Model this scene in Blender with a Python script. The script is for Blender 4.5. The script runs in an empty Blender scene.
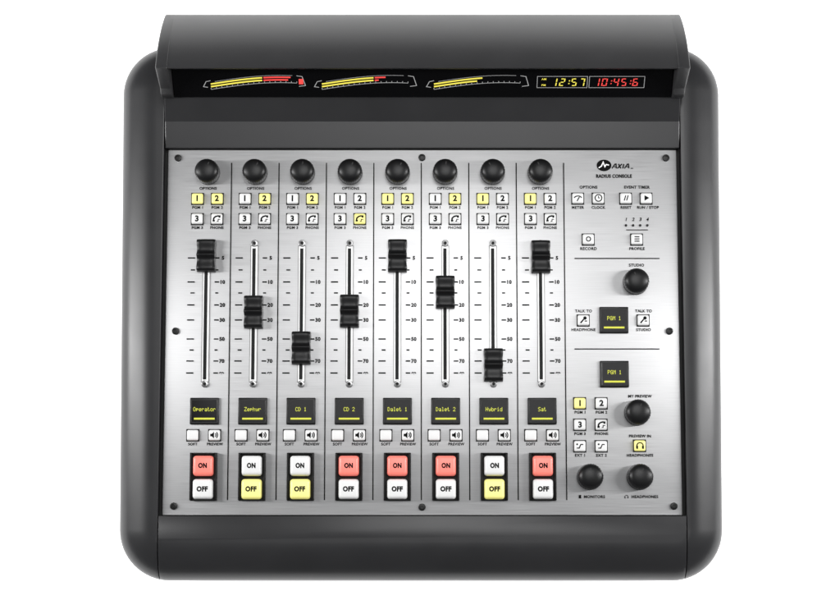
import bpy, bmesh, math, random
from mathutils import Vector, Matrix
random.seed(4)
S = .001; ZB = 78.0; D = 2000.0; T = math.radians(7.5)
cT, sT = math.cos(T), math.sin(T)
CY, CZ = -D*sT, D*cT
SC = bpy.context.scene; COL = SC.collection
R = math.radians

def U(px, py, h=0.0):
    x = (px-420)/D; y = -(py-300)/D
    dy = y*cT+sT; dz = y*sT-cT
    s = (h-CZ)/dz
    return (x*s, CY+dy*s)
def Y(py, h=0.0): return U(420, py, h)[1]
def X(px, py=300, h=0.0): return U(px, py, h)[0]

# ------------------------------------------------------------- materials
def mat(name, col, rough=.5, metal=0, emis=None, es=0, bump=0, bscale=900, var=.06, vscale=60, stretch=(1,1,1), coat=0, rvar=0, spec=.5):
    m = bpy.data.materials.new(name); m.use_nodes = True
    nt = m.node_tree; b = nt.nodes['Principled BSDF']
    b.inputs['Roughness'].default_value = rough; b.inputs['Metallic'].default_value = metal
    b.inputs['Coat Weight'].default_value = coat; b.inputs['Specular IOR Level'].default_value = spec
    tc = nt.nodes.new('ShaderNodeTexCoord'); mp = nt.nodes.new('ShaderNodeMapping')
    mp.inputs['Scale'].default_value = stretch
    nt.links.new(tc.outputs['Object'], mp.inputs['Vector'])
    n = nt.nodes.new('ShaderNodeTexNoise'); n.inputs['Scale'].default_value = vscale; n.inputs['Detail'].default_value = 5
    nt.links.new(mp.outputs['Vector'], n.inputs['Vector'])
    cr = nt.nodes.new('ShaderNodeValToRGB')
    cr.color_ramp.elements[0].position = .3; cr.color_ramp.elements[1].position = .7
    cr.color_ramp.elements[0].color = (*[c*(1-var) for c in col], 1)
    cr.color_ramp.elements[1].color = (*[min(1, c*(1+var)) for c in col], 1)
    nt.links.new(n.outputs['Fac'], cr.inputs['Fac']); nt.links.new(cr.outputs['Color'], b.inputs['Base Color'])
    if rvar:
        mr = nt.nodes.new('ShaderNodeMapRange')
        mr.inputs['From Min'].default_value = .3; mr.inputs['From Max'].default_value = .7
        mr.inputs['To Min'].default_value = rough-rvar; mr.inputs['To Max'].default_value = rough+rvar
        nt.links.new(n.outputs['Fac'], mr.inputs['Value']); nt.links.new(mr.outputs['Result'], b.inputs['Roughness'])
    if emis:
        b.inputs['Emission Color'].default_value = (*emis, 1); b.inputs['Emission Strength'].default_value = es
    if bump:
        n2 = nt.nodes.new('ShaderNodeTexNoise'); n2.inputs['Scale'].default_value = bscale; n2.inputs['Detail'].default_value = 3
        nt.links.new(mp.outputs['Vector'], n2.inputs['Vector'])
        bp = nt.nodes.new('ShaderNodeBump'); bp.inputs['Strength'].default_value = bump; bp.inputs['Distance'].default_value = .0003
        nt.links.new(n2.outputs['Fac'], bp.inputs['Height']); nt.links.new(bp.outputs['Normal'], b.inputs['Normal'])
    return m
M = dict(
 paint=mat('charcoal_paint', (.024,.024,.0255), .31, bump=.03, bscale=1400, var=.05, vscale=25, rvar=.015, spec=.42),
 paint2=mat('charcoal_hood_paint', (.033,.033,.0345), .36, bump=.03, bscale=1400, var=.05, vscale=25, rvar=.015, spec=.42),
 alu=mat('brushed_aluminium', (.64,.64,.645), .42, metal=.80, bump=.05, bscale=1, var=.06, vscale=1, stretch=(25,1800,1), rvar=.05),
 black=mat('black_plastic', (.006,.006,.0065), .36, bump=.04, bscale=2500, spec=.35),
 knob=mat('black_knob_plastic', (.006,.006,.0065), .36, bump=.06, bscale=2500, spec=.36),
 gloss=mat('black_glass', (.003,.003,.0035), .10, spec=.12),
 bezel=mat('black_bezel', (.006,.006,.006), .5, spec=.25),
 gap=mat('grey_surround', (.02,.02,.02), .5, spec=.25),
 ink=mat('black_ink', (.005,.005,.005), .7, spec=.1),
 white=mat('white_key_added_glow', (.83,.83,.825), .38, emis=(1,1,1), es=.04, var=.015),  # slight emission added so the unlit keys come out whiter
 yellow=mat('lit_yellow_key', (.82,.77,.28), .35, emis=(.93,.85,.22), es=.32, var=.02),
 red=mat('lit_red_key', (.83,.21,.17), .35, emis=(1,.21,.16), es=.32, var=.02),
 steel=mat('screw_steel', (.42,.42,.42), .3, metal=1),
 dsteel=mat('black_screw', (.02,.02,.02), .35, metal=.6),
 track=mat('track_silver', (.84,.84,.84), .4, metal=.3),
 dgrey=mat('grey_line', (.10,.10,.10), .5),
 srim=mat('screen_rim_grey', (.03,.03,.03), .45, spec=.3),
 eyel=mat('glowing_yellow', (.3,.3,.03), .5, emis=(.68,.70,.05), es=.72),
 eyelt=mat('glowing_yellow_text', (.2,.2,.02), .5, emis=(.70,.74,.06), es=.90),
 eyel2=mat('glowing_amber', (.4,.36,.04), .5, emis=(.88,.76,.10), es=.85),
 ered=mat('glowing_red', (.4,.04,.04), .5, emis=(.88,.06,.05), es=.88),
 ewht=mat('display_white', (.3,.3,.3), .5, emis=(.55,.55,.55), es=.36),
)

# ------------------------------------------------------------- builders
def inst(name, me, loc=(0,0,0), parent=None, root=False, rot=None):
    o = bpy.data.objects.new(name, me); COL.objects.link(o)
    if parent: o.parent = parent
    z = loc[2] + (ZB if root else 0)
    o.location = (loc[0]*S, loc[1]*S, z*S)
    if rot: o.rotation_euler = rot
    return o
def mesh(name, bm, m, sharp=35):
    for v in bm.verts: v.co *= S
    bm.normal_update()
    me = bpy.data.meshes.new(name); bm.to_mesh(me); bm.free()
    me.materials.append(m); me.shade_smooth(); me.set_sharp_from_angle(angle=R(sharp))
    return me
def part(name, bm, m, loc=(0,0,0), sharp=35, rot=None):
    return inst(name, mesh(name, bm, m, sharp), loc, ROOT, True, rot)
def sub(name, bm, m, parent, loc=(0,0,0), sharp=35):
    return inst(name, mesh(name, bm, m, sharp), loc, parent)

def rbox(w, d, h, bev=1.0, seg=2, taper=0.0, bm=None, z=0, x=0, y=0):
    own = bmesh.new()
    bmesh.ops.create_cube(own, size=1)
    for v in own.verts:
        top = v.co.z > 0
        k = taper if top else 0
        v.co = Vector((math.copysign(w/2-k, v.co.x)+x, math.copysign(d/2-k, v.co.y)+y, (h if top else 0)+z))
    if bev:
        bmesh.ops.bevel(own, geom=own.edges[:], offset=bev, segments=seg, profile=.5, affect='EDGES', clamp_overlap=True)
    if bm is None: return own
    me = bpy.data.meshes.new('t'); own.to_mesh(me); own.free(); bm.from_mesh(me); bpy.data.meshes.remove(me)
    return bm
def prism(prof, x0, x1, bev=0, seg=2, sel=None):
    bm = bmesh.new()
    a = [bm.verts.new((x0, p[0], p[1])) for p in prof]; b = [bm.verts.new((x1, p[0], p[1])) for p in prof]
    n = len(prof)
    bm.faces.new(a); bm.faces.new(b[::-1])
    for i in range(n): bm.faces.new((a[i], b[i], b[(i+1) % n], a[(i+1) % n]))
    bmesh.ops.recalc_face_normals(bm, faces=bm.faces[:])
    if bev:
        ed = [e for e in bm.edges if e.calc_face_angle(0) > R(25)]
        bmesh.ops.bevel(bm, geom=ed, offset=bev, segments=seg, profile=.5, affect='EDGES', clamp_overlap=True)
    return bm
def lathe(prof, n=64, knurl=None, amp=.5, period=2):
    bm = bmesh.new(); rings = []
    for k, (r, z) in enumerate(prof):
        ring = []
        for i in range(n):
            rr = r
            if knurl and k in knurl and (i % period) >= period/2: rr = r-amp
            a = 2*math.pi*i/n
            ring.append(bm.verts.new((rr*math.cos(a), rr*math.sin(a), z)))
        rings.append(ring)
    for k in range(len(rings)-1):
        for i in range(n):
            j = (i+1) % n
            bm.faces.new((rings[k][i], rings[k][j], rings[k+1][j], rings[k+1][i]))
    bm.faces.new(rings[-1])
    return bm
def poly(bm, pts, z=0):
    vs = [bm.verts.new((p[0], p[1], z)) for p in pts]
    f = bm.faces.new(vs); f.normal_update()
    if f.normal.z < 0: f.normal_flip()
def rect(bm, x, y, w, h, z=0): poly(bm, [(x-w/2,y-h/2),(x+w/2,y-h/2),(x+w/2,y+h/2),(x-w/2,y+h/2)], z)
def disc(bm, x, y, r, z=0, n=24, sy=1):
    poly(bm, [(x+r*math.cos(2*math.pi*i/n), y+sy*r*math.sin(2*math.pi*i/n)) for i in range(n)], z)
def pline(bm, pts, w, z=0, closed=False):
    n = len(pts); P = [Vector((p[0], p[1])) for p in pts]; L = []; Rr = []
    for i in range(n):
        if closed: a, b = P[(i-1) % n], P[(i+1) % n]
        else: a, b = P[max(i-1, 0)], P[min(i+1, n-1)]
        d1 = (P[i]-a); d2 = (b-P[i])
        if d1.length < 1e-6: d1 = d2
        if d2.length < 1e-6: d2 = d1
        d1 = d1.normalized(); d2 = d2.normalized(); t = (d1+d2)
        t = t.normalized() if t.length > 1e-6 else d1
        nn = Vector((-t.y, t.x)); k = w/2/max(.4, nn.dot(Vector((-d1.y, d1.x))))
        L.append(bm.verts.new((*(P[i]+nn*k), z))); Rr.append(bm.verts.new((*(P[i]-nn*k), z)))
    for i in range(n if closed else n-1):
        j = (i+1) % n
        bm.faces.new((Rr[i], Rr[j], L[j], L[i]))
def arc(cx, cy, r, a0, a1, n=14): return [(cx+r*math.cos(R(a0+(a1-a0)*i/n)), cy+r*math.sin(R(a0+(a1-a0)*i/n))) for i in range(n+1)]

_tc = {}
def glyphs(s, bold):
    k = (s, bold)
    if k in _tc: return _tc[k]
    cu = bpy.data.curves.new('t', 'FONT'); cu.body = s; cu.size = 1; cu.resolution_u = 3; cu.offset = bold
    cu.space_character = 1.10
    o = bpy.data.objects.new('t', cu); COL.objects.link(o)
    dg = bpy.context.evaluated_depsgraph_get(); dg.update()
    ev = o.evaluated_get(dg); me = ev.to_mesh()
    vs = [(v.co.x, v.co.y) for v in me.vertices]; fs = [tuple(p.vertices) for p in me.polygons]
    ev.to_mesh_clear(); bpy.data.objects.remove(o); bpy.data.curves.remove(cu)
    _tc[k] = (vs, fs); return _tc[k]
_h = glyphs('H', 0)[0]; CAP = max(v[1] for v in _h)-min(v[1] for v in _h); BASE = min(v[1] for v in _h)
def text(bm, s, x, y, h, z=0, bold=.032, sx=1.0, w=None, shear=0, align='c'):
    vs, fs = glyphs(s, bold)
    if not vs: return
    k = h/CAP; x0 = min(v[0] for v in vs); x1 = max(v[0] for v in vs)
    kx = k*sx
    if w: kx = w/(x1-x0)
    ox = {'c': (x0+x1)/2, 'l': x0, 'r': x1}[align]
    nv = [bm.verts.new((x+(v[0]-ox)*kx+shear*(v[1]-BASE)*k, y+(v[1]-BASE)*k-h/2, z)) for v in vs]
    for f in fs:
        try: bm.faces.new([nv[i] for i in f])
        except ValueError: pass
# five by seven dot letters for the small screens
DOT = {'O':'01110 10001 10001 10001 10001 10001 01110','p':'0 0 11110 10001 11110 10000 10000','e':'0 0 01110 10001 11111 10000 01110',
 'r':'0 0 10110 11001 10000 10000 10000','a':'0 0 01110 00001 01111 10001 01111','t':'01000 01000 11100 01000 01000 01001 00110',
 'o':'0 0 01110 10001 10001 10001 01110','Z':'11111 00001 00010 00100 01000 10000 11111','h':'10000 10000 10110 11001 10001 10001 10001',
 'y':'0 0 10001 10001 01111 00001 01110','C':'01110 10001 10000 10000 10000 10001 01110','D':'11100 10010 10001 10001 10001 10010 11100',
 '1':'00100 01100 00100 00100 00100 00100 01110','2':'01110 10001 00001 00010 00100 01000 11111','l':'01100 00100 00100 00100 00100 00100 01110',
 'H':'10001 10001 10001 11111 10001 10001 10001','b':'10000 10000 10110 11001 10001 10001 11110','i':'00100 0 01100 00100 00100 00100 01110',
 'd':'00001 00001 01101 10011 10001 10001 01111','S':'01111 10000 10000 01110 00001 00001 11110','P':'11110 10001 10001 11110 10000 10000 10000',
 'G':'01110 10001 10000 10111 10001 10001 01111','M':'10001 11011 10101 10101 10001 10001 10001'}
def dots(bm, s, x, y, px, py, z):
    adv = px*6
    for j, ch in enumerate(s):
        if ch == ' ': continue
        cx = x+(j-(len(s)-1)/2)*adv
        for r, row in enumerate(DOT[ch].split()):
            for c, bit in enumerate(row.zfill(5)):
                if bit == '1': rect(bm, cx+(c-2)*px, y+(3-r)*py, px*.97, py*.97, z)
def icon(bm, kind, x, y, z=0, k=1.0):
    def q(pts): return [(x+p[0]*k, y+p[1]*k) for p in pts]
    w = 1.05*k
    if kind in '1234': text(bm, kind, x, y, 5.4*k, z, .045)
    elif kind == 'phone':
        pline(bm, q([(-3.2,-2.4),(-2.9,.2),(-1.2,1.9),(1.2,2.6),(3.0,2.3)]), 1.5*k, z)
        poly(bm, q([(-4.1,-3.2),(-1.9,-3.2),(-1.7,-1.4),(-4.1,-1.4)]), z+.02); poly(bm, q([(2.0,.6),(3.9,.9),(3.9,3.1),(2.3,3.2)]), z+.02)
        pline(bm, q([(.2,-2.8),(1.6,-2.8),(1.6,-.9),(3.6,-.9)]), .8*k, z)
    elif kind == 'speaker':
        poly(bm, q([(-4,-1.3),(-2.4,-1.3),(-.2,-3.3),(-.2,3.3),(-2.4,1.3),(-4,1.3)]), z)
        for r in (2.2, 3.8): pline(bm, q(arc(-.4,0,r,-48,48)), w, z)
    elif kind == 'meter':
        pline(bm, q(arc(0,-3,5,40,140)), w, z); pline(bm, q([(-1,-3.2),(1.4,1)]), w, z+.02)
    elif kind == 'clock':
        pline(bm, q(arc(0,0,3.4,0,345,20)), w, z, True); pline(bm, q([(0,2.2),(0,0),(1.6,0)]), .8*k, z)
    elif kind == 'reset':
        pline(bm, q([(-1.8,-2.6),(-.2,2.6)]), w, z); pline(bm, q([(.6,-2.6),(2.2,2.6)]), w, z); 
    elif kind == 'play': poly(bm, q([(-2,-2.8),(2.8,0),(-2,2.8)]), z)
    elif kind == 'record': pline(bm, q(arc(0,0,2.1,0,345,20)), w, z, True)
    elif kind == 'list':
        for d in (-2.2,0,2.2): rect(bm, x, y+d*k, 5*k, 1.1*k, z)
    elif kind == 'talk':
        poly(bm, q([(-3.6,-2.6),(-2.3,-3.4),(1.2,1.0),(.2,1.8)]), z); disc(bm, x+1.5*k, y+2.0*k, 1.7*k, z+.02, 16)
        pline(bm, q([(1.2,-1.0),(3.6,-1.0)]), w, z)
    elif kind == 'phones':
        pline(bm, q(arc(0,-.2,3.1,0,180)), 1.1*k, z); rect(bm, x-2.9*k, y-1.7*k, 1.9*k, 3*k, z+.02); rect(bm, x+2.9*k, y-1.7*k, 1.9*k, 3*k, z+.02)
    elif kind == 'ext':
        pline(bm, q([(-3.2,-2),(-.8,-2),(.8,1.6),(3.2,1.6)]), w, z); disc(bm, x-2.8*k, y+1.8*k, .9*k, z)

# ------------------------------------------------------------- root
ROOT = bpy.data.objects.new('mixing_console', None); COL.objects.link(ROOT)
ROOT['label'] = 'charcoal broadcast mixing console with silver faceplate, eight faders and a hooded meter strip'
ROOT['category'] = 'mixing console'
ROOT.empty_display_size = .05

# ------------------------------------------------------------- body
bx0, bx1 = X(124.8,300,-20), X(717.2,300,-20); by0, by1 = Y(580.5,-20), Y(48,-20)
PXL, PXR = -254.2, 258.8               # faceplate edges (mm)
PYT, PYB = Y(150), Y(515)
SEL, SER = PXL-3.4, PXR+3.4            # side seams
def body():
    bm = bmesh.new()
    prof = [(26,-77.5),(12,-66),(5,-52),(1.3,-36),(0,-22)]
    for i in range(1, 15):
        a = R(90*i/14); prof.append((38*(1-math.cos(a)), -22+28*math.sin(a)))
    rings = []; r0 = 50
    for d, h in prof:
        r = max(r0-d, 4); ring = []
        for (cx, cy, a0) in ((bx1-d-r, by1-d-r, 0), (bx0+d+r, by1-d-r, 90), (bx0+d+r, by0+d+r, 180), (bx1-d-r, by0+d+r, 270)):
            for i in range(17):
                a = R(a0+90*i/16); x, y = cx+r*math.cos(a), cy+r*math.sin(a)
                x += math.copysign(6.0, x)*(y-by0)/(by1-by0)          # the case widens slightly to the rear
                ring.append(bm.verts.new((x, y, h)))
        rings.append(ring)
    n = len(rings[0])
    for k in range(len(rings)-1):
        for i in range(n):
            j = (i+1) % n; bm.faces.new((rings[k][i], rings[k][j], rings[k+1][j], rings[k+1][i]))
    bm.faces.new(rings[-1]); bm.faces.new(rings[0][::-1])
    return bm
def cut(bm, co, no):
    r = bmesh.ops.bisect_plane(bm, geom=bm.verts[:]+bm.edges[:]+bm.faces[:], plane_co=co, plane_no=no, clear_outer=True)
    ed = [e for e in r['geom_cut'] if isinstance(e, bmesh.types.BMEdge)]
    bmesh.ops.holes_fill(bm, edges=ed, sides=0)
    ne = [e for e in bm.edges if len(e.link_faces) == 2 and abs(e.verts[0].co.dot(Vector(no))-Vector(co).dot(Vector(no))) < 1e-3
          and abs(e.verts[1].co.dot(Vector(no))-Vector(co).dot(Vector(no))) < 1e-3]
    bmesh.ops.bevel(bm, geom=ne, offset=.9, segments=2, profile=.5, affect='EDGES', clamp_overlap=True)
b = body(); cut(b, (SEL-.5,0,0), (1,0,0)); part('side_cheek', b, M['paint'], sharp=40)
b = body(); cut(b, (SER+.5,0,0), (-1,0,0)); part('side_cheek', b, M['paint'], sharp=40)
b = body(); cut(b, (SEL+.5,0,0), (-1,0,0)); cut(b, (SER-.5,0,0), (1,0,0)); cut(b, (0,PYB-1.0,0), (0,1,0))
part('armrest', b, M['paint'], sharp=40)
part('chassis_pan', rbox(SER-SEL+6, PYT-PYB+30, 69, .5, 1, x=(SEL+SER)/2, y=(PYT+PYB)/2, z=-76), M['bezel'])

# rear deck
Y122, Y96 = Y(122,6), Y(97,15)
YB = Y(14,8); YL = Y(68,74)
AP = R(50)
deck = [(PYT+1.0,-8),(PYT+1.0,3.5),(Y122,7.5),(Y96,17),(Y96+2,17),(Y96+2+26,17+31),(YB-14,8),(YB-10,-76),(PYT+1.0,-76)]
part('rear_deck', prism(deck, SEL+.5, SER-.5, .8), M['paint'], sharp=9)

# hood
HX0, HX1 = X(155,67,74), X(690.5,67,74)
def bez(p0, p1, p2, n=18): return [tuple((1-t)**2*a+2*t*(1-t)*b_+t*t*c for a, b_, c in zip(p0, p1, p2)) for t in [i/n for i in range(n+1)]]
o_ = bez((YB,6),((YB+YL)/2+6,54),(YL,74)); i_ = bez((YB-7,6),((YB+YL)/2+2,48),(YL,68.5))
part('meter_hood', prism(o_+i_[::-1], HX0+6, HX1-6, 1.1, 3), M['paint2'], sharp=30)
endp = bez((YB+.5,5),((YB+YL)/2+6,55),(YL-.5,75))
fr = (Y(97,26), 26)
endp += [(fr[0]+6, 36), (fr[0]+1.5, 31), (fr[0], 26), (fr[0]+.5,18), (fr[0]+4, 10),(fr[0]+12,6.5),(YB-20,5)]
for x0, x1 in ((HX0, HX0+12), (HX1-12, HX1)):
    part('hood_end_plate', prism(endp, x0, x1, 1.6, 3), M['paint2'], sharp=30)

# ------------------------------------------------------------- meter window
def PV(py): return (97-py)/.737*.985
def PX_(px): return X(px, 83, 30)
win = part('meter_window', rbox(HX1-HX0-25, 42, 1.6, .4, 1, x=(HX0+HX1)/2, y=21), M['gloss'], (0, Y96-.2, 17.8), rot=(AP,0,0))
def meter(cx, f_up, f_lo, peak, lab):
    z = 1.75; V0 = PV(82.5)
    half = 50
    def curve(t, off):
        u = -half+6+t*(2*half-14); v = 8.4*math.sin(t*math.pi*.62)-5.2+off
        return (u, v)
    bm = bmesh.new()
    pline(bm, [(-half+3,-6.8),(-half-1.5,-6.0),(-half+1.5,.2),(-half+6,1.4)], .7)
    pline(bm, [(half-8,7.4),(half-2.5,6.4),(half+.5,-4.6),(half-6,-5.6)], .7)
    pline(bm, [curve(i/20,-4.2) for i in range(21)], .55)
    pline(bm, [curve(.05+.9*i/20,4.7) for i in range(21)], .4)
    for i in range(17):
        p = curve(i/16, -3.1); rect(bm, p[0], p[1], .55, 1.6)
    m_ = sub('meter_scale', bm, M['ewht'], win, (PX_(cx), V0, z)); m_['label'] = lab
    def bar(a, b_, off, w, m, nm):
        bm = bmesh.new(); n = max(6, int((b_-a)*34))
        pline(bm, [curve(a+(b_-a)*i/n, off) for i in range(n+1)], w)
        sub(nm, bm, M[m], win, (PX_(cx), V0, z+.1))
    for off, f in ((2.5, f_up), (-.7, f_lo)):
        bar(0, min(f,.60), off, 1.7, 'eyel2', 'meter_bar')
        if f > .61: bar(.615, f, off, 1.7, 'ered', 'meter_bar')
    if peak:
        bm = bmesh.new(); rect(bm, half-3.8, .4, 4.5, 6.5); sub('peak_lamp', bm, M['ered'], win, (PX_(cx), V0, z+.25))
meter(255, .93, .90, True, 'left level meter reading into the red')
meter(366, .74, .66, False, 'middle level meter')
meter(478, .56, .50, False, 'right level meter all yellow')
SEG = {'0':'abcdef','1':'bc','2':'abged','3':'abgcd','4':'fgbc','5':'afgcd','6':'afgedc','7':'abc','8':'abcdefg','9':'abcdfg'}
def seg7(bm, s, x, y, w, h, t, adv, shear=.12):
    def q(a, b_, c, d): return [(x+p[0]+shear*p[1], y+p[1]) for p in ((a,b_),(c,b_),(c,d),(a,d))]
    for ch in s:
        if ch == ':':
            x -= adv*.12
            poly(bm, q(-.6, h*.12, .6, h*.12+1.2)); poly(bm, q(-.6, -h*.25, .6, -h*.25+1.2)); x += adv*.62; continue
        g = t*.2
        bx = {'a':(-w/2+t+g,h/2-t,w/2-t-g,h/2),'g':(-w/2+t+g,-t/2,w/2-t-g,t/2),'d':(-w/2+t+g,-h/2,w/2-t-g,-h/2+t),
              'f':(-w/2,t/2,-w/2+t,h/2-g),'b':(w/2-t,t/2,w/2,h/2-g),'e':(-w/2,-h/2+g,-w/2+t,-t/2),'c':(w/2-t,-h/2+g,w/2,-t/2)}
        for c in SEG[ch]:
            a, b_, c2, d = bx[c]; poly(bm, q(a, b_, c2, d))
        x += adv
def clockbox(px0, px1, s, m, nm, lab, adv, start):
    x0, x1 = PX_(px0), PX_(px1); V0 = PV(82.8)
    bm = bmesh.new(); w = x1-x0
    pline(bm, [(0,-6.8),(w,-6.8),(w,7),(0,7)], .5, 0, True)
    o = sub('clock_frame', bm, M['ewht'], win, (x0, V0, 1.75)); o['label'] = 'outline of '+lab
    bm = bmesh.new(); seg7(bm, s, 0, 0, 5.4, 9.2, 1.1, adv)
    o = sub(nm, bm, M[m], win, (x0+start, V0, 1.9)); o['label'] = lab
clockbox(537, 587, '12:57', 'eyel2', 'clock_digits', 'yellow clock digits', 7.9, 17)
clockbox(589, 644, '10:45:6', 'ered', 'timer_digits', 'red timer digits', 7.7, 7.5)
for s, py in (('AM',80),('PM',85.5)):
    bm = bmesh.new(); text(bm,s,PX_(543.5),PV(py),2.2,0,.012); sub('clock_mark', bm, M['eyel2'], win, (0,0,1.9))

# ------------------------------------------------------------- faceplate
fp = part('faceplate', rbox(PXR-PXL, PYT-PYB, 5, .7, 2, x=(PXL+PXR)/2, y=(PYT+PYB)/2, z=-5), M['alu'])
kpx = [207, 254.8, 302.6, 350.2, 397.8, 445.4, 493, 540.4]
xs = [X(p, 172, 8) for p in kpx]
pitch = (xs[-1]-xs[0])/7
xs = [xs[0]+pitch*i for i in range(8)]
PZ = .4
def divider(x, y, w, h):
    bm = bmesh.new(); rect(bm, 0, 0, w, h); sub('divider_line', bm, M['ink'], fp, (x, y, PZ))
for i in range(8): divider(xs[i]+pitch/2, (Y(163)+Y(500))/2, 1.1, Y(163)-Y(500))
for py in (258.5, 349): divider(X(617,py), Y(py), X(660,py)-X(575,py), 1.1)
divider(X(637,230), Y(230), 22, .9)
def label(s, x, y, h, **k):
    bm = bmesh.new(); text(bm, s, 0, 0, h, 0, **k); sub('printed_label', bm, M['ink'], fp, (x, y, PZ))

def screw_mesh(name, r, m):
    bm = lathe([(r,0),(r,1.2),(r*.85,2.0),(r*.5,2.2),(r*.45,1.0)], 24)
    return mesh(name, bm, m)
psm = screw_mesh('faceplate_screw', 3.6, M['dsteel'])
for px, py in ((178,158),(422,157.5),(666,158),(175.5,331),(669.5,331),(173.5,506),(422,507),(674,506)):
    x, y = U(px, py, 1); inst('faceplate_screw', psm, (x, y, 0), ROOT, True)

# ------------------------------------------------------------- shared meshes
def knob_mesh(r, n):
    p = [(r+.2,0),(r+.2,1.0),(r,1.6),(r,3),(r,10.4),(r-.45,12.6),(r-1.3,14.4),(r-2.6,15.7),(r-4.4,16.6),(r*.4,17.2),(r*.2,17.5),(.4,17.55)]
    return mesh(n, lathe(p, 120, knurl={3,4}, amp=.4, period=4), M['knob'], 50)
kn = knob_mesh(12.3, 'rotary_knob')
kn2 = knob_mesh(12.7, 'rotary_knob')
bm = bmesh.new(); rbox(.8, 3.0, .3, 0, bm=bm, y=7.4, z=0); kpt = mesh('knob_pointer', bm, M['srim'])
def knob(x, y, me, rot):
    o = inst('rotary_knob', me, (x, y, 0), ROOT, True); o.rotation_euler.z = rot
    inst('knob_pointer', kpt, (0,-.6,16.75), o)
    return o
BW, BD, BH = 11.6, 11.0, 4.4
bmesh_ = {m: mesh('push_button', rbox(BW, BD, BH, 1.7, 4, .5), M[m]) for m in ('white','yellow')}
bm = bmesh.new(); rbox(BW+1.5, BD+1.5, .5, .22, 1, bm=bm); surr = mesh('button_surround', bm, M['gap'])
icm = {}
def iconmesh(kind, k=1.0):
    key = (kind, k)
    if key not in icm:
        bm = bmesh.new(); icon(bm, kind, 0, 0, 0, k); icm[key] = mesh('button_symbol', bm, M['ink'])
    return icm[key]
def button(x, y, kind, lit, label=None):
    o = inst('push_button', bmesh_['yellow' if lit else 'white'], (x, y, 0), ROOT, True)
    inst('button_surround', surr, (0,0,.02), o)
    if kind: inst('button_symbol', iconmesh(kind), (0,0,BH+.1), o)
    if lit: o['label'] = label or 'push button lit yellow'
    return o
def YB_(py): return Y(py, BH)

# fader
fl = Y(246)-Y(382)
FY = (Y(246)+Y(382))/2
bm = bmesh.new(); rbox(7.2, fl, .5, .2, 1, bm=bm); ftrk = mesh('fader_track', bm, M['track'])
bm = bmesh.new(); rect(bm, -.3, 0, 3.3, fl-5, .7); fslot = mesh('fader_slot', bm, M['bezel'])
bm = bmesh.new(); pline(bm, [(-3.6,-fl/2),(3.6,-fl/2),(3.6,fl/2),(-3.6,fl/2)], .5, .72, True); fedge = mesh('track_edge', bm, M['dgrey'])
fscr = screw_mesh('track_screw', 3.5, M['steel'])
bm = bmesh.new(); disc(bm, 0, 0, 1.6, 0, 6); fsock = mesh('screw_socket', bm, M['bezel'])
# finger-shaped cap: two dished halves about a soft centre ridge, with a slight waist
def cap_mesh():
    bm = bmesh.new(); rows = []; ny, nx = 48, 14
    for j in range(ny+1):
        t = -1+2*j/ny; y = 16.4*t
        e = (1-abs(t)**9)**.5 if abs(t) < 1 else 0
        zt = 9.2+3.1*math.exp(-(y/2.3)**2)+2.0*max(0,(abs(t)-.3)/.7)**1.6
        zt = 1.2+(zt-1.2)*(.35+.65*e)
        hw = (9.5-.6*math.exp(-((abs(y)-5.5)/4.5)**2))*(.93+.07*e)
        row = [(-hw-.25, y*1.01, .8)]
        for i in range(nx+1):
            u = -1+2*i/nx
            zz = zt-1.3*abs(u)**5 - .35*(1-u*u)*math.exp(-((abs(y)-7)/4)**2)
            row.append((hw*u*(1-.02*abs(u)), y, zz))
        row.append((hw+.25, y*1.01, .8))
        rows.append([bm.verts.new(p) for p in row])
    for j in range(ny):
        for i in range(len(rows[0])-1):
            bm.faces.new((rows[j][i], rows[j][i+1], rows[j+1][i+1], rows[j+1][i]))
    for rw, fl_ in ((rows[0], False), (rows[-1], True)):
        f = bm.faces.new(rw if fl_ else rw[::-1])
    bmesh.ops.recalc_face_normals(bm, faces=bm.faces[:])
    return mesh('fader_cap', bm, M['black'], 55)
fcap = cap_mesh()
# screen
scrm = mesh('source_screen', rbox(29.0, 26.6, 2.8, 1.0, 3), M['black'])
bm = bmesh.new(); rbox(25.0, 21.6, .35, .15, 1, bm=bm); glass = mesh('screen_glass', bm, M['gloss'])
bm = bmesh.new(); rbox(26.2, 22.8, .3, .1, 1, bm=bm); srim = mesh('screen_rim', bm, M['srim'])
bm = bmesh.new(); rect(bm, 0, -7.6, 20.5, 1.8); sbar = mesh('screen_bar', bm, M['eyel'])
def screen(x, y, s):
    o = inst('source_screen', scrm, (x, y, 0), ROOT, True)
    inst('screen_rim', srim, (0,0,2.6), o)
    inst('screen_glass', glass, (0,0,2.7), o)
    bm = bmesh.new(); dots(bm, s, 0, 1.8, .47, .58, 0)
    sub('screen_text', bm, M['eyelt'], o, (0,0,3.2)); inst('screen_bar', sbar, (0,0,3.2), o)
    o['label'] = 'small black screen reading '+s
    return o
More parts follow.
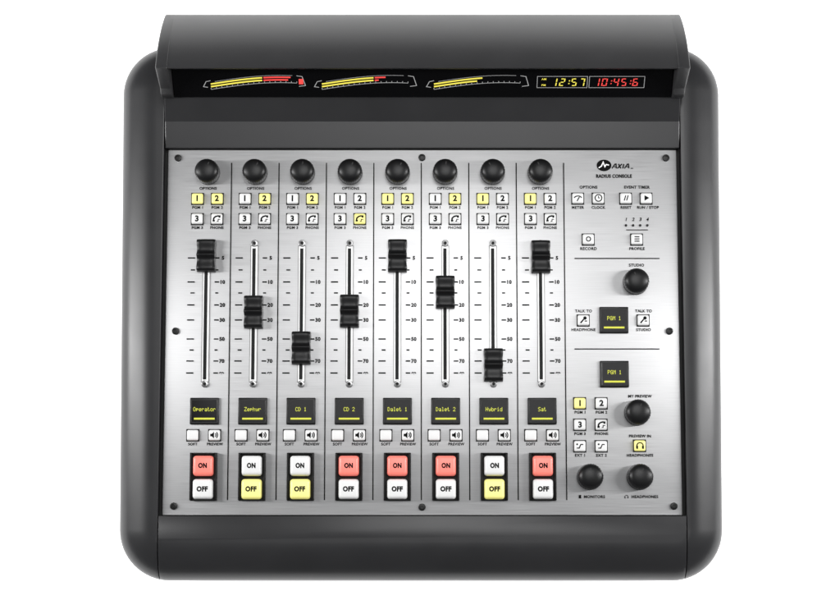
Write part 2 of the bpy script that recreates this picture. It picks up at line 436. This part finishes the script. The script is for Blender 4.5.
# on/off
bm = bmesh.new()
bzw, bzd = 26.8, 47.4
rbox(bzw, bzd, 1.2, .5, 1, bm=bm)
for sx in (-1, 1): rbox(2.0, bzd-.6, 6, .6, 2, bm=bm, x=sx*(bzw/2-1.1), z=1)
for sy in (-1, 1): rbox(bzw-4.6, 1.6, 4.5, .5, 2, bm=bm, y=sy*(bzd/2-1.1), z=1)
bezm = mesh('button_bezel', bm, M['bezel'])
KH = 11.5
key = {m: mesh('channel_key', rbox(20.6, 20.4, KH, 3.0, 6, .9), M[m]) for m in ('white','yellow','red')}
kt = {}
for s in ('ON','OFF'):
    bm = bmesh.new(); text(bm, s, 0, 0, 4.4, 0, .06, w=8.6 if s == 'ON' else 11); kt[s] = mesh('key_legend', bm, M['ink'])
def keybtn(x, y, s, c):
    o = inst('on_key' if s == 'ON' else 'off_key', key[c], (x, y, 1.2), ROOT, True)
    inst('key_legend', kt[s], (0,0,KH+.1), o)
    if c != 'white': o['label'] = s.lower()+' key lit '+c
    else: o['label'] = s.lower()+' key unlit white, faint glow added'

caps = [254.5, 311, 347, 310, 254.5, 291, 364, 255.5]
names = ['Operator','Zephyr','CD 1','CD 2','Dalet 1','Dalet 2','Hybrid','Sat']
lit = ['12','2','2','p','12','2','1','1']
onred = [1,0,0,1,1,1,0,1]
ticks = [(258,'5'),(270,''),(282,'10'),(293,''),(305,'20'),(320,'30'),(339,'50'),(350,''),(361,'70'),(373,'\u221e')]
for i, x in enumerate(xs):
    knob(x, Y(171.2, 9), kn, random.uniform(-.6, .6))
    label('OPTIONS', x+.5, Y(188.5), 2.6)
    for (dx, py, kd, flag, lb, ly) in ((-9.9,198.3,'1','1','PGM 1',207.5),(9.9,198.3,'2','2','PGM 2',207.5),(-9.9,218.5,'3','3','PGM 3',227.7),(9.9,218.5,'phone','p','PHONE',227.7)):
        button(x+dx, YB_(py), kd, flag in lit[i])
        label(lb, x+dx, Y(ly), 2.6)
    f = inst('fader_track', ftrk, (x, FY, 0), ROOT, True)
    inst('fader_slot', fslot, (0,0,0), f); inst('track_edge', fedge, (0,0,0), f)
    for py in (243.5, 384):
        inst('track_screw', fscr, (0, Y(py)-FY, .3), f)
        inst('screw_socket', fsock, (0, Y(py)-FY, 2.6), f)
    c = inst('fader_cap', fcap, (0, Y(caps[i], 11)-FY, .8), f)
    c['label'] = 'black sliding fader cap'
    scale = bmesh.new()
    for py, tx in ticks:
        L = 7.2 if tx else 4
        rect(scale, -15.2+(0 if tx else 1.5), Y(py)-FY, L, 1.3)
        rect(scale, 10.6, Y(py)-FY, 4.6 if tx else 3, 1.3)
        if tx: text(scale, tx, 16.4, Y(py)-FY, 3.4, 0, .05)
    sub('fader_scale', scale, M['ink'], fp, (x, FY, PZ))
    screen(x+.2, Y(411, 2.4), names[i])
    button(x-11.2, YB_(435), None, False)
    button(x+10.4, YB_(435), 'speaker', False)
    label('SOFT', x-11.2, Y(444), 2.5); label('PREVIEW', x+10.8, Y(444), 2.5)
    xb = x+.2
    inst('button_bezel', bezm, (xb, Y(476.5,3), 0), ROOT, True)
    keybtn(xb, Y(465.4, 12), 'ON', 'red' if onred[i] else 'white')
    keybtn(xb, Y(488.8, 12), 'OFF', 'white' if onred[i] else 'yellow')

# ------------------------------------------------------------- monitor section
def tx(s, px, py, h=2.6, **k):
    x, y = U(px, py); label(s, x, y, h, **k)
def bt(px, py, kind, lit=False, label=None):
    x, y = U(px, py, BH); return button(x, y, kind, lit, label)
bt(578,198,'meter'); bt(598.5,198,'clock'); bt(626,198,'reset'); bt(646.5,198,'play')
tx('OPTIONS',588.5,187.3,2.7); tx('EVENT TIMER',637,187.3,2.7)
tx('METER',578,207.5); tx('CLOCK',598.5,207.5); tx('RESET',626,207.5); tx('RUN / STOP',648,207.5)
bt(588.5,239,'record'); bt(637,239,'list'); tx('RECORD',588.5,248.7,2.7); tx('PROFILE',637,248.7,2.7)
lm = mesh('indicator_lamp', lathe([(1.3,0),(1.3,.6),(.8,1.1),(.3,1.2)], 14), M['dsteel'])
for k in range(4):
    tx(str(k+1), 626+7.1*k, 219.5, 3.2, shear=.2); x, y = U(626+7.1*k, 225.5)
    inst('indicator_lamp', lm, (x, y, 0), ROOT, True)
for px, py, me in ((636.5,281,kn2),(638,412,kn2),(590.5,476.5,kn2),(640.5,476.5,kn2)):
    x, y = U(px, py, 9); knob(x, y, me, random.uniform(-.6,.6))
tx('STUDIO',636.5,265.2,2.7)
bt(583.5,320,'talk'); bt(643.5,320,'talk')
tx('TALK TO',583.5,311); tx('HEADPHONE',583.5,329.7); tx('TALK TO',643.5,311); tx('STUDIO',643.5,329.7)
x, y = U(614,320,2.4); screen(x, y, 'PGM 1'); x, y = U(614.5,374,2.4); screen(x, y, 'PGM 1')
for px, py, kd, l, s, ly in ((580,403,'1',True,'PGM 1',412.2),(601.5,403,'2',False,'PGM 2',412.2),(580,424.5,'3',False,'PGM 3',433.6),(601.5,424.5,'phone',False,'PHONE',433.6),(580,446,'ext',False,'EXT 1',455.2),(601.5,446,'ext',False,'EXT 2',455.2)):
    bt(px, py, kd, l); tx(s, px, ly)
tx('MY PREVIEW',640,396.2); tx('PREVIEW IN',640,436)
bt(640,445.5,'phones',True); tx('HEADPHONES',640,455.2)
tx('MONITORS',594.5,496.6); tx('HEADPHONES',645,496.6)
x, y = U(580.0,496.6); bm = bmesh.new(); rect(bm, 0, 0, 2.4, 3.4); sub('printed_symbol', bm, M['ink'], fp, (x, y, PZ))
x, y = U(626.5,496.6); bm = bmesh.new(); icon(bm, 'phones', 0, 0, 0, .5); sub('printed_symbol', bm, M['ink'], fp, (x, y, PZ))
# maker's mark
x, y = U(604,165.5)
logo = bmesh.new(); disc(logo, 0, 0, 7.4, 0, 36, .8)
lg = sub('maker_logo', logo, M['ink'], fp, (x, y, PZ))
bm = bmesh.new(); pline(bm, [(-5.4,-2.6),(-2.8,-1.0),(-.8,3.2),(.8,-1.4),(2.2,.8),(5.0,.2)], 1.1); sub('logo_swoosh', bm, M['track'], fp, (x, y, PZ+.25))
bm = bmesh.new()
sh = lambda pts, ox: [(ox+px_+.22*py_, py_) for px_, py_ in pts]
for ox in (0, 12.6):
    pline(bm, sh([(0,-2.3),(2.3,2.2),(3.2,2.2),(4.4,-2.3)], ox), 1.15); pline(bm, sh([(1.6,-.6),(3.9,-.6)], ox), .8, .03)
pline(bm, sh([(5.4,-2.3),(9.2,2.3)], 0), 1.15); pline(bm, sh([(5.6,2.3),(9.0,-2.3)], 0), 1.15, .03)
pline(bm, sh([(11.0,-2.3),(11.0,2.3)], 0), 1.2)
x, y = U(612.4,166.3); sub('logo_lettering', bm, M['ink'], fp, (x, y, PZ))
bm = bmesh.new(); rect(bm, 0, 0, 2.4, .8); x, y = U(632,168.4); sub('printed_symbol', bm, M['ink'], fp, (x, y, PZ))
tx('RADIUS CONSOLE',614,176.2,3.2,w=36,bold=.05)

# ------------------------------------------------------------- ground
g = mat('glowing_white_sweep', (.9,.9,.9), .7, emis=(1,1,1), es=.94, var=.01, vscale=3)  # emission added so the ground stays white and the console's shadow is washed out
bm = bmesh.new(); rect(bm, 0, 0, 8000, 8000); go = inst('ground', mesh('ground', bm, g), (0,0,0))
go['kind'] = 'structure'; go['label'] = 'white studio surface under the console, with added glow'; go['category'] = 'ground'

# ------------------------------------------------------------- light and camera
w = bpy.data.worlds.new('World'); SC.world = w; w.use_nodes = True
w.node_tree.nodes['Background'].inputs[0].default_value = (.96,.98,1,1); w.node_tree.nodes['Background'].inputs[1].default_value = .13
def area(name, loc, tgt, sx, sy, p):
    l = bpy.data.lights.new(name, 'AREA'); l.shape = 'RECTANGLE'; l.size = sx; l.size_y = sy; l.energy = p
    o = bpy.data.objects.new(name, l); COL.objects.link(o); o.location = loc
    o.rotation_euler = (Vector(tgt)-Vector(loc)).to_track_quat('-Z', 'Y').to_euler()
area('softbox_overhead', (.12, .46, 2.3), (.03,0,.05), 1.05, 1.05, 17.5)
area('softbox_side', (-1.6, .1, .85), (0,0,.05), .10, 1.5, 27)
area('softbox_side', (1.6, .1, .85), (0,0,.05), .10, 1.5, 27)
cam = bpy.data.cameras.new('camera'); co = bpy.data.objects.new('camera', cam); COL.objects.link(co)
co.location = (0, CY*S, (CZ+ZB)*S); co.rotation_euler = (T, 0, 0)
cam.lens = 36*D/840; cam.sensor_width = 36; cam.clip_end = 100; cam.clip_start = .05
SC.camera = co
SC.view_settings.view_transform = 'Standard'; SC.view_settings.look = 'None'; SC.view_settings.exposure = 0
